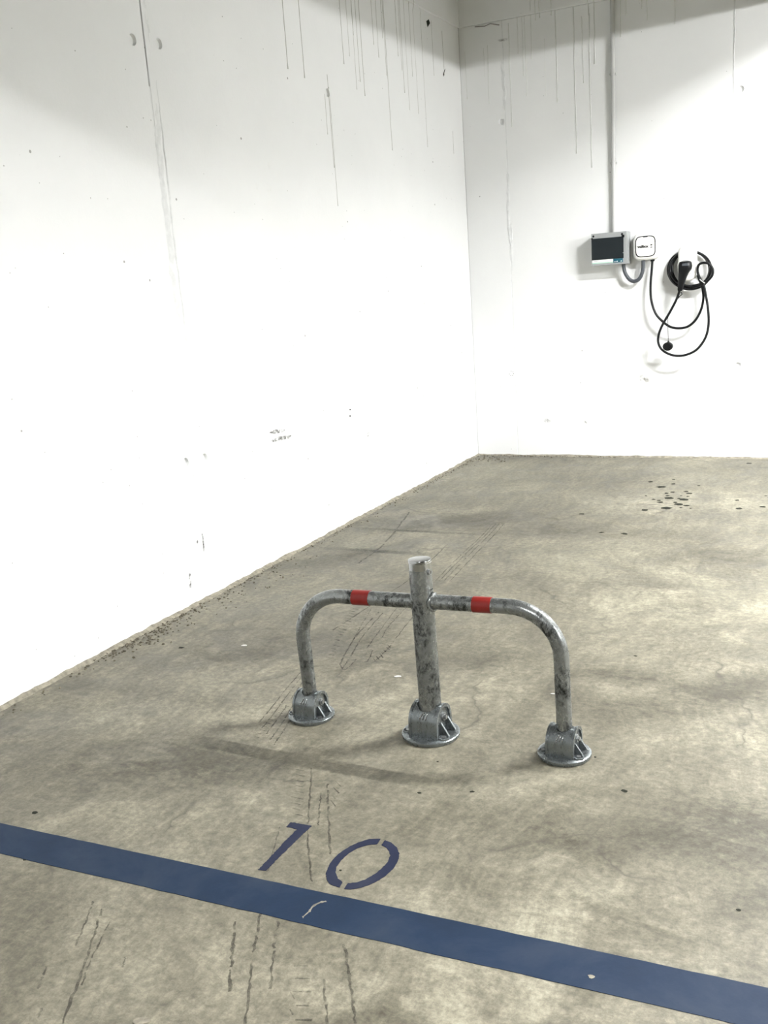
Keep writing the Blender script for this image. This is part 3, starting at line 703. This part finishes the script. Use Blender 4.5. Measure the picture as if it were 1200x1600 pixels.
bm = bmesh.new(); box(bm, WX0-.001, WX0+.009, -PD-.006, -PD+.002, WZ1-.004, WZ1+.008, .001, 1); mesh_obj('hinge', bm, M['black'], win)
bm = bmesh.new(); box(bm, WX1-.004, WX1+.007, -PD-.0055, -PD+.002, WZ0+.030, WZ0+.034, .0005, 1); mesh_obj('clasp', bm, M['grey_plastic'], win)
for xx in (-hw+.016, hw-.030):
    bm = bmesh.new(); cyl(bm, (xx, -PD-.0012, hh-.018), (xx, -PD+.002, hh-.018), .0066, None, 18); mesh_obj('screw', bm, M['black'], cover)
bm = bmesh.new(); box(bm, -hw+.006, WX1-.004, -PD-.0012, -PD, -hh+.021, -hh+.036); lab = mesh_obj('label_strip', bm, M['print_white'], cover)
bm = bmesh.new(); box(bm, -hw+.006, WX1-.066, -PD-.0013, -PD, -hh+.014, -hh+.0205); mesh_obj('label_stripe', bm, M['mint'], lab)
bm = bmesh.new(); box(bm, WX1-.066, WX1-.004, -PD-.0018, -PD, -hh+.013, -hh+.037); tl = mesh_obj('label_block', bm, M['teal'], lab)
bm = bmesh.new()
for (u, v, a, b) in ((-.060, .018, .008, .0025), (-.050, .018, .006, .0025), (-.042, .0175, .005, .006), (-.020, .018, .003, .0035), (-.016, .0175, .006, .006)):
    box(bm, WX1+u, WX1+u+a, -PD-.0024, -PD-.0017, -hh+v, -hh+v+b)
mesh_obj('label_print', bm, M['print_white'], lab)
bm = bmesh.new()
for i in range(5): box(bm, -hw+.016+i*.005, -hw+.0195+i*.005, -PD-.0018, -PD-.0011, -hh+.027, -hh+.0295)
mesh_obj('label_print', bm, M['tie'], lab)

# vertical conduit from the fuse box up the wall
con = empty('conduit_pipe', (1.006, -.0175, PZ1))
tag(con, 'straight light grey conduit running up the back wall from fuse box', 'conduit')
bm = bmesh.new(); cyl(bm, (0, 0, -.012), (.012, 0, CEIL-PZ1), .0135, None, 24); auto_smooth(mesh_obj('pipe', bm, M['conduit'], con))
for zz in (1.902, 2.425, 2.98):
    bm = bmesh.new(); xx = .012*(zz-PZ1)/(CEIL-PZ1)
    cyl(bm, (xx, 0, zz-PZ1-.012), (xx, 0, zz-PZ1+.022), .0155, None, 24); auto_smooth(mesh_obj('coupling', bm, M['conduit'], con))
    bm = bmesh.new(); box(bm, xx-.012, xx+.012, .008, .0175, zz-PZ1-.014, zz-PZ1-.002, .001, 1)
    for sg in (-1, 1): box(bm, xx+sg*.0165-.003, xx+sg*.0165+.003, -.008, .0175, zz-PZ1-.014, zz-PZ1-.002, .001, 1)
    mesh_obj('pipe_clip', bm, M['conduit'], con)

# grey hose between fuse box and charger
pts = [on_back(*p) for p in ((974.5, 408, .050), (974.5, 416, .050), (977, 427, .050), (983.5, 436.5, .050), (991, 439.5, .050), (998.5, 436, .050), (1003.5, 426, .050), (1005, 414, .050), (1005, 404, .050))]
hp = catmull(pts, 12); bm = bmesh.new(); tube(bm, hp, lambda i: .0112 if i % 2 else .0122, 16)
tag(mesh_obj('flexible_hose', bm, M['hose'], None, True), 'dark grey flexible hose looping from fuse box to white charger', 'hose')

# ------------------------------------------------------------------ wall charger
cc = on_back(1008.5, 385, .082); ch = empty('wall_charger', (cc.x, 0, cc.z))
tag(ch, 'white rounded square car charger with black ring beside the fuse box', 'charger')
A_, B_ = .0815, .085
def sq(a, b, y, e=4.2): return [(u, y, v) for u, v in sup(0, 0, a, b, e, 56)]
bm = bmesh.new(); loft(bm, [sq(A_*.94, B_*.94, 0), sq(A_*.97, B_*.97, -.012), sq(A_, B_, -.030), sq(A_, B_, -.052), sq(A_*.985, B_*.985, -.064), sq(A_*.95, B_*.95, -.073), sq(A_*.88, B_*.88, -.079), sq(A_*.78, B_*.78, -.082), sq(A_*.3, B_*.3, -.083)])
body = auto_smooth(mesh_obj('body', bm, M['white_plastic'], ch), 50)
RA, RB = .0625, .0640
bm = bmesh.new(); rr = [sq(RA, RB, -.0828, 4.6), sq(RA, RB, -.0845, 4.6), sq(RA-.0050, RB-.0050, -.0845, 4.6), sq(RA-.0050, RB-.0050, -.0828, 4.6)]
loft(bm, rr+[rr[0]], caps=False); bmesh.ops.remove_doubles(bm, verts=bm.verts, dist=1e-6); mesh_obj('ring', bm, M['black'], ch)['label'] = 'black ring on the front'
bm = bmesh.new(); loft(bm, [sq(RA-.0050, RB-.0050, -.081, 4.6), sq(RA-.0050, RB-.0050, -.0838, 4.6), sq(.002, .002, -.0841, 2)]); face = auto_smooth(mesh_obj('face_plate', bm, M['white_plastic'], ch), 30)
bm = bmesh.new(); box(bm, -.014, .014, -.0850, -.083, RB-.0085, RB-.0020, .001, 1); mesh_obj('status_light', bm, M['black'], ch)
def text_mesh(body_, size, width):
    cu = bpy.data.curves.new('t', 'FONT'); cu.body = body_; cu.size = size; cu.extrude = .0004; cu.offset = .0008; cu.align_x = 'LEFT'; cu.align_y = 'CENTER'
    o = bpy.data.objects.new('t', cu); C.objects.link(o); bpy.context.view_layer.update()
    me = bpy.data.meshes.new_from_object(o.evaluated_get(bpy.context.evaluated_depsgraph_get())); bpy.data.objects.remove(o)
    xs = [v.co.x for v in me.vertices]; k_ = width/(max(xs)-min(xs)); x0 = min(xs)
    for v in me.vertices: v.co = Vector(((v.co.x-x0)*k_, -v.co.z, v.co.y))
    return me
me = text_mesh('wallbox', .022, .069); me.materials.append(M['black'])
t = bpy.data.objects.new('lettering', me); C.objects.link(t); t.parent = ch; t.location = (-.050, -.0849, .000)
bm = bmesh.new(); cyl(bm, (.037, -.0838, .0075), (.037, -.0850, .0085), .0060, None, 16); box(bm, .031, .043, -.0850, -.0838, -.0095, -.0050); mesh_obj('front_icon', bm, M['black'], ch)
bm = bmesh.new(); g = on_back(1019.5, 407, .045); cyl(bm, (g.x-cc.x, -.045, -B_-.010), (g.x-cc.x, -.045, -B_+.012), .0125, .0140, 20); auto_smooth(mesh_obj('cable_gland', bm, M['rubber'], ch))

# ------------------------------------------------------------------ plug holder, cable, plug
hc = on_back(1073.5, 409, .085); ho = empty('plug_holder', (hc.x, 0, hc.z))
tag(ho, 'white rounded plug holder with the black cable coil hung on it', 'plug holder')
def stad(a, zt, zb, y, n=28):
    out = []
    for k_ in range(n+1): t_ = PI*k_/n; out.append((a*math.cos(t_), y, zt-a+a*math.sin(t_)))
    for k_ in range(n+1): t_ = PI+PI*k_/n; out.append((a*math.cos(t_), y, zb+a+a*math.sin(t_)))
    return out
bm = bmesh.new(); loft(bm, [stad(.034, .058, -.095, 0), stad(.032, .056, -.092, -.045)]); auto_smooth(mesh_obj('neck', bm, M['white_plastic'], ho))
bm = bmesh.new(); loft(bm, [stad(.050, .106, -.112, -.045), stad(.0555, .112, -.118, -.052), stad(.0565, .113, -.119, -.068), stad(.0545, .111, -.117, -.080), stad(.048, .105, -.110, -.088), stad(.030, .088, -.094, -.091)])
auto_smooth(mesh_obj('front_shell', bm, M['white_plastic'], ho), 50)
bm = bmesh.new(); rg = lambda a, b, y: [(u-.008, y, v-.030) for u, v in sup(0, 0, a, b, 2.8, 36)]
loft(bm, [rg(.049, .047, -.080), rg(.049, .047, -.098), rg(.046, .044, -.102), rg(.040, .038, -.102), rg(.039, .037, -.092)]); auto_smooth(mesh_obj('socket_collar', bm, M['white_plastic'], ho), 50)

CR = .0077
cab = empty('charging_cable', on_back(1077, 421, .06))
tag(cab, 'black charging cable coiled and looped below the white plug holder', 'cable')
org = Vector(cab.location)
def cable_piece(name, pts, r=CR, n=10, mat='rubber'):
    P = [p-org for p in catmull(pts, n)]; bm = bmesh.new(); tube(bm, P, r, 12); return mesh_obj(name, bm, M[mat], cab, True)
# coil: five turns hung on the neck of the holder
pts = []; rc = random.Random(9)
turns = [(1076, 421, 33.0, 30.0, .030), (1077.5, 421.5, 31.0, 28.5, .046), (1078.5, 422.5, 34.0, 29.5, .060), (1080, 421, 29.0, 28.5, .040), (1079, 420, 32.0, 27.0, .072)]
for ti, (cx_, cy_, ra, rb_, of) in enumerate(turns):
    for k_ in range(16):
        t_ = 2*PI*k_/16+PI*.6; nx = turns[min(ti+1, 4)]; u = k_/16
        cx2, cy2, a2, b2, o2 = [p_*(1-u)+q_*u for p_, q_ in zip(turns[ti], nx)]
        o3 = o2*(1.0 if math.sin(t_) > -.3 else .62)
        pts.append(on_back(cx2+a2*math.cos(t_), cy2+b2*math.sin(t_), max(.010, min(o3, .034 if math.sin(t_) < -.55 else .08))))
cable_piece('coil', pts, CR, 4)
# loop from the charger down and up to the coil
cable_piece('hanging_loop', [on_back(*p) for p in ((1019.5, 404, .045), (1018.5, 420, .050), (1016.5, 445, .060), (1017.5, 468, .070), (1024, 489, .078), (1035, 502, .082), (1047, 510.5, .084), (1060, 513, .084), (1074, 510.5, .082), (1086, 501, .080), (1095, 485, .078), (1099, 466, .075), (1097.5, 450, .070), (1094, 440, .064), (1090, 430, .060))])
# loop from the plug down, round and back to the coil, with a small extra turn at the side
cable_piece('hanging_loop', [on_back(*p) for p in ((1063, 448, .118), (1061, 457, .120), (1056, 470, .120), (1046, 489, .120), (1036, 506, .120), (1029.5, 522, .120), (1028.5, 535, .120), (1034, 546, .120), (1046, 553.5, .120), (1060, 556, .120), (1075, 553.5, .120), (1090, 545, .118), (1102, 528, .112), (1107, 508, .106), (1106.5, 485, .100), (1103, 462, .095), (1099.5, 446, .092),
    (1094, 436, .095), (1090, 424, .098), (1091.5, 414.5, .100), (1098, 410.8, .102), (1107, 412, .104), (1113.5, 420, .104), (1113, 430, .104), (1106, 438.5, .100), (1098, 443, .090), (1090, 447, .075), (1080, 449, .060))])
bm = bmesh.new(); tube(bm, [p-org for p in (on_back(1093.5, 436.5, .103), on_back(1097, 439.5, .108), on_back(1101.5, 442.5, .103))], .0034, 8); mesh_obj('cable_tie', bm, M['tie'], cab)
# plug
pl = empty('plug'); pl.parent = cab
bpy.data.objects.remove(pl)
secs = [(408.6, 1070.5, 7.6, .024), (409.6, 1070.7, 8.8, .028), (412, 1071, 9.4, .031), (416, 1071.1, 9.7, .033), (420, 1070.6, 9.6, .034), (424, 1069, 8.4, .032), (428, 1067.8, 7.1, .030), (434, 1066.4, 6.0, .027), (441, 1065, 5.0, .024), (447, 1063.8, 4.4, .021), (452, 1063, 4.0, .017), (455, 1062.5, 3.0, .013)]
bm = bmesh.new(); rings = []
for py, px, hwp, dep in secs:
    c = on_back(px, py, .130)-org; a = hwp*.00405
    rings.append([(c.x+u, c.y+v, c.z) for u, v in sup(0, 0, a, dep, 3.2, 28)])
loft(bm, rings); plug = auto_smooth(mesh_obj('plug', bm, M['rubber'], cab), 50); plug['label'] = 'black plug with a tapered handle'
bm = bmesh.new(); c = on_back(1071, 416, .130)-org
loft(bm, [[(c.x+u, c.y+y, c.z+v) for u, v in sup(0, 0, .032, .028, 3, 28)] for y in (.050, .0)]); auto_smooth(mesh_obj('plug_nose', bm, M['rubber'], plug))
bm = bmesh.new(); c = on_back(1070.5, 413.5, .164)-org; box(bm, c.x-.018, c.x+.018, c.y-.002, c.y+.004, c.z-.008, c.z+.008, .002, 2); mesh_obj('release_button', bm, M['hose'], plug)
# dust cap on its string
bm = bmesh.new(); tube(bm, [p-org for p in catmull([on_back(1064, 456.5, .126), on_back(1065.5, 460, .132), on_back(1062, 463, .130), on_back(1058, 468, .128)], 8)], .0030, 8); mesh_obj('strap', bm, M['rubber'], cab)
bm = bmesh.new(); tube(bm, [p-org for p in (on_back(1043.8, 493, .118), on_back(1043.8, 512, .118), on_back(1044.2, 534, .118))], .0019, 8); mesh_obj('string', bm, M['rubber'], cab)
bm = bmesh.new(); c = on_back(1043.6, 541.2, .120)-org
ring2 = lambda rr_, y: [(c.x+rr_*math.cos(2*PI*k_/32)*1.05, c.y+y, c.z+rr_*math.sin(2*PI*k_/32)*.92) for k_ in range(32)]
loft(bm, [ring2(.026, .016), ring2(.029, .013), ring2(.030, -.010), ring2(.028, -.015), ring2(.022, -.017), ring2(.020, -.012), ring2(.004, -.012)])
capo = auto_smooth(mesh_obj('dust_cap', bm, M['rubber'], cab), 40)
bm = bmesh.new(); q = on_back(1044.3, 534, .118)-org; cyl(bm, q+Vector((0, 0, .008)), q+Vector((0, 0, -.012)), .004, .010, 14); mesh_obj('cap_lug', bm, M['rubber'], capo)

# ------------------------------------------------------------------ paint chips on the floor
for px, py, w, lb in ((622, 1057.5, .012, 'white paint chip lying on concrete left of the steel post'), (864, 1084.5, .007, 'small white paint chip beside the right leg'),
                      (382, 1009, .012, 'pale flat chip on concrete near the left wall'), (223, 1596, .018, 'pale beige flake of concrete at the bottom edge of the floor')):
    c = on_floor(px, py); bm = bmesh.new(); rnd = random.Random(int(px)); n = 9
    lo = [(w*math.cos(2*PI*k_/n)*rnd.uniform(.7, 1.2), w*.5*math.sin(2*PI*k_/n)*rnd.uniform(.6, 1.2)) for k_ in range(n)]
    slab(bm, lo, .0002, .0022); o = mesh_obj('paint_chip', bm, M['mortar'] if py > 1500 else M['chip']); o.location = c; o.rotation_euler = (0, 0, .4)
    tag(o, lb, 'paint chip', 'paint chips on the floor')

# ------------------------------------------------------------------ tube lamps (above the frame)
for (x, y, zz), ln, st, lb in LAMPS:
    lamp = empty('tube_lamp', (x, y, zz)); tag(lamp, lb, 'lamp', 'tube lamps of the garage')
    bm = bmesh.new(); box(bm, -ln/2-.03, ln/2+.03, -.055, .055, .022, .080, .008, 2); auto_smooth(mesh_obj('housing', bm, M['white_plastic'], lamp))
    kk = NT('tube_glow'); kk.bsdf(Base_Color=(.9, .9, .9), Emission_Color=(1.0, 1.0, 0.995), Emission_Strength=st)
    bm = bmesh.new(); cyl(bm, (-ln/2, 0, 0), (ln/2, 0, 0), .028, None, 10); mesh_obj('diffuser', bm, kk.m, lamp)
    for sg in (-1, 1):
        bm = bmesh.new(); box(bm, sg*(ln/2+.012)-.012, sg*(ln/2+.012)+.012, -.034, .034, -.034, .030, .005, 2); mesh_obj('end_cap', bm, M['grey_plastic'], lamp)
        bm = bmesh.new(); cyl(bm, (sg*ln*.4, 0, .078), (sg*ln*.4, 0, CEIL-zz), .004, None, 8); mesh_obj('suspension_rod', bm, M['bolt'], lamp)
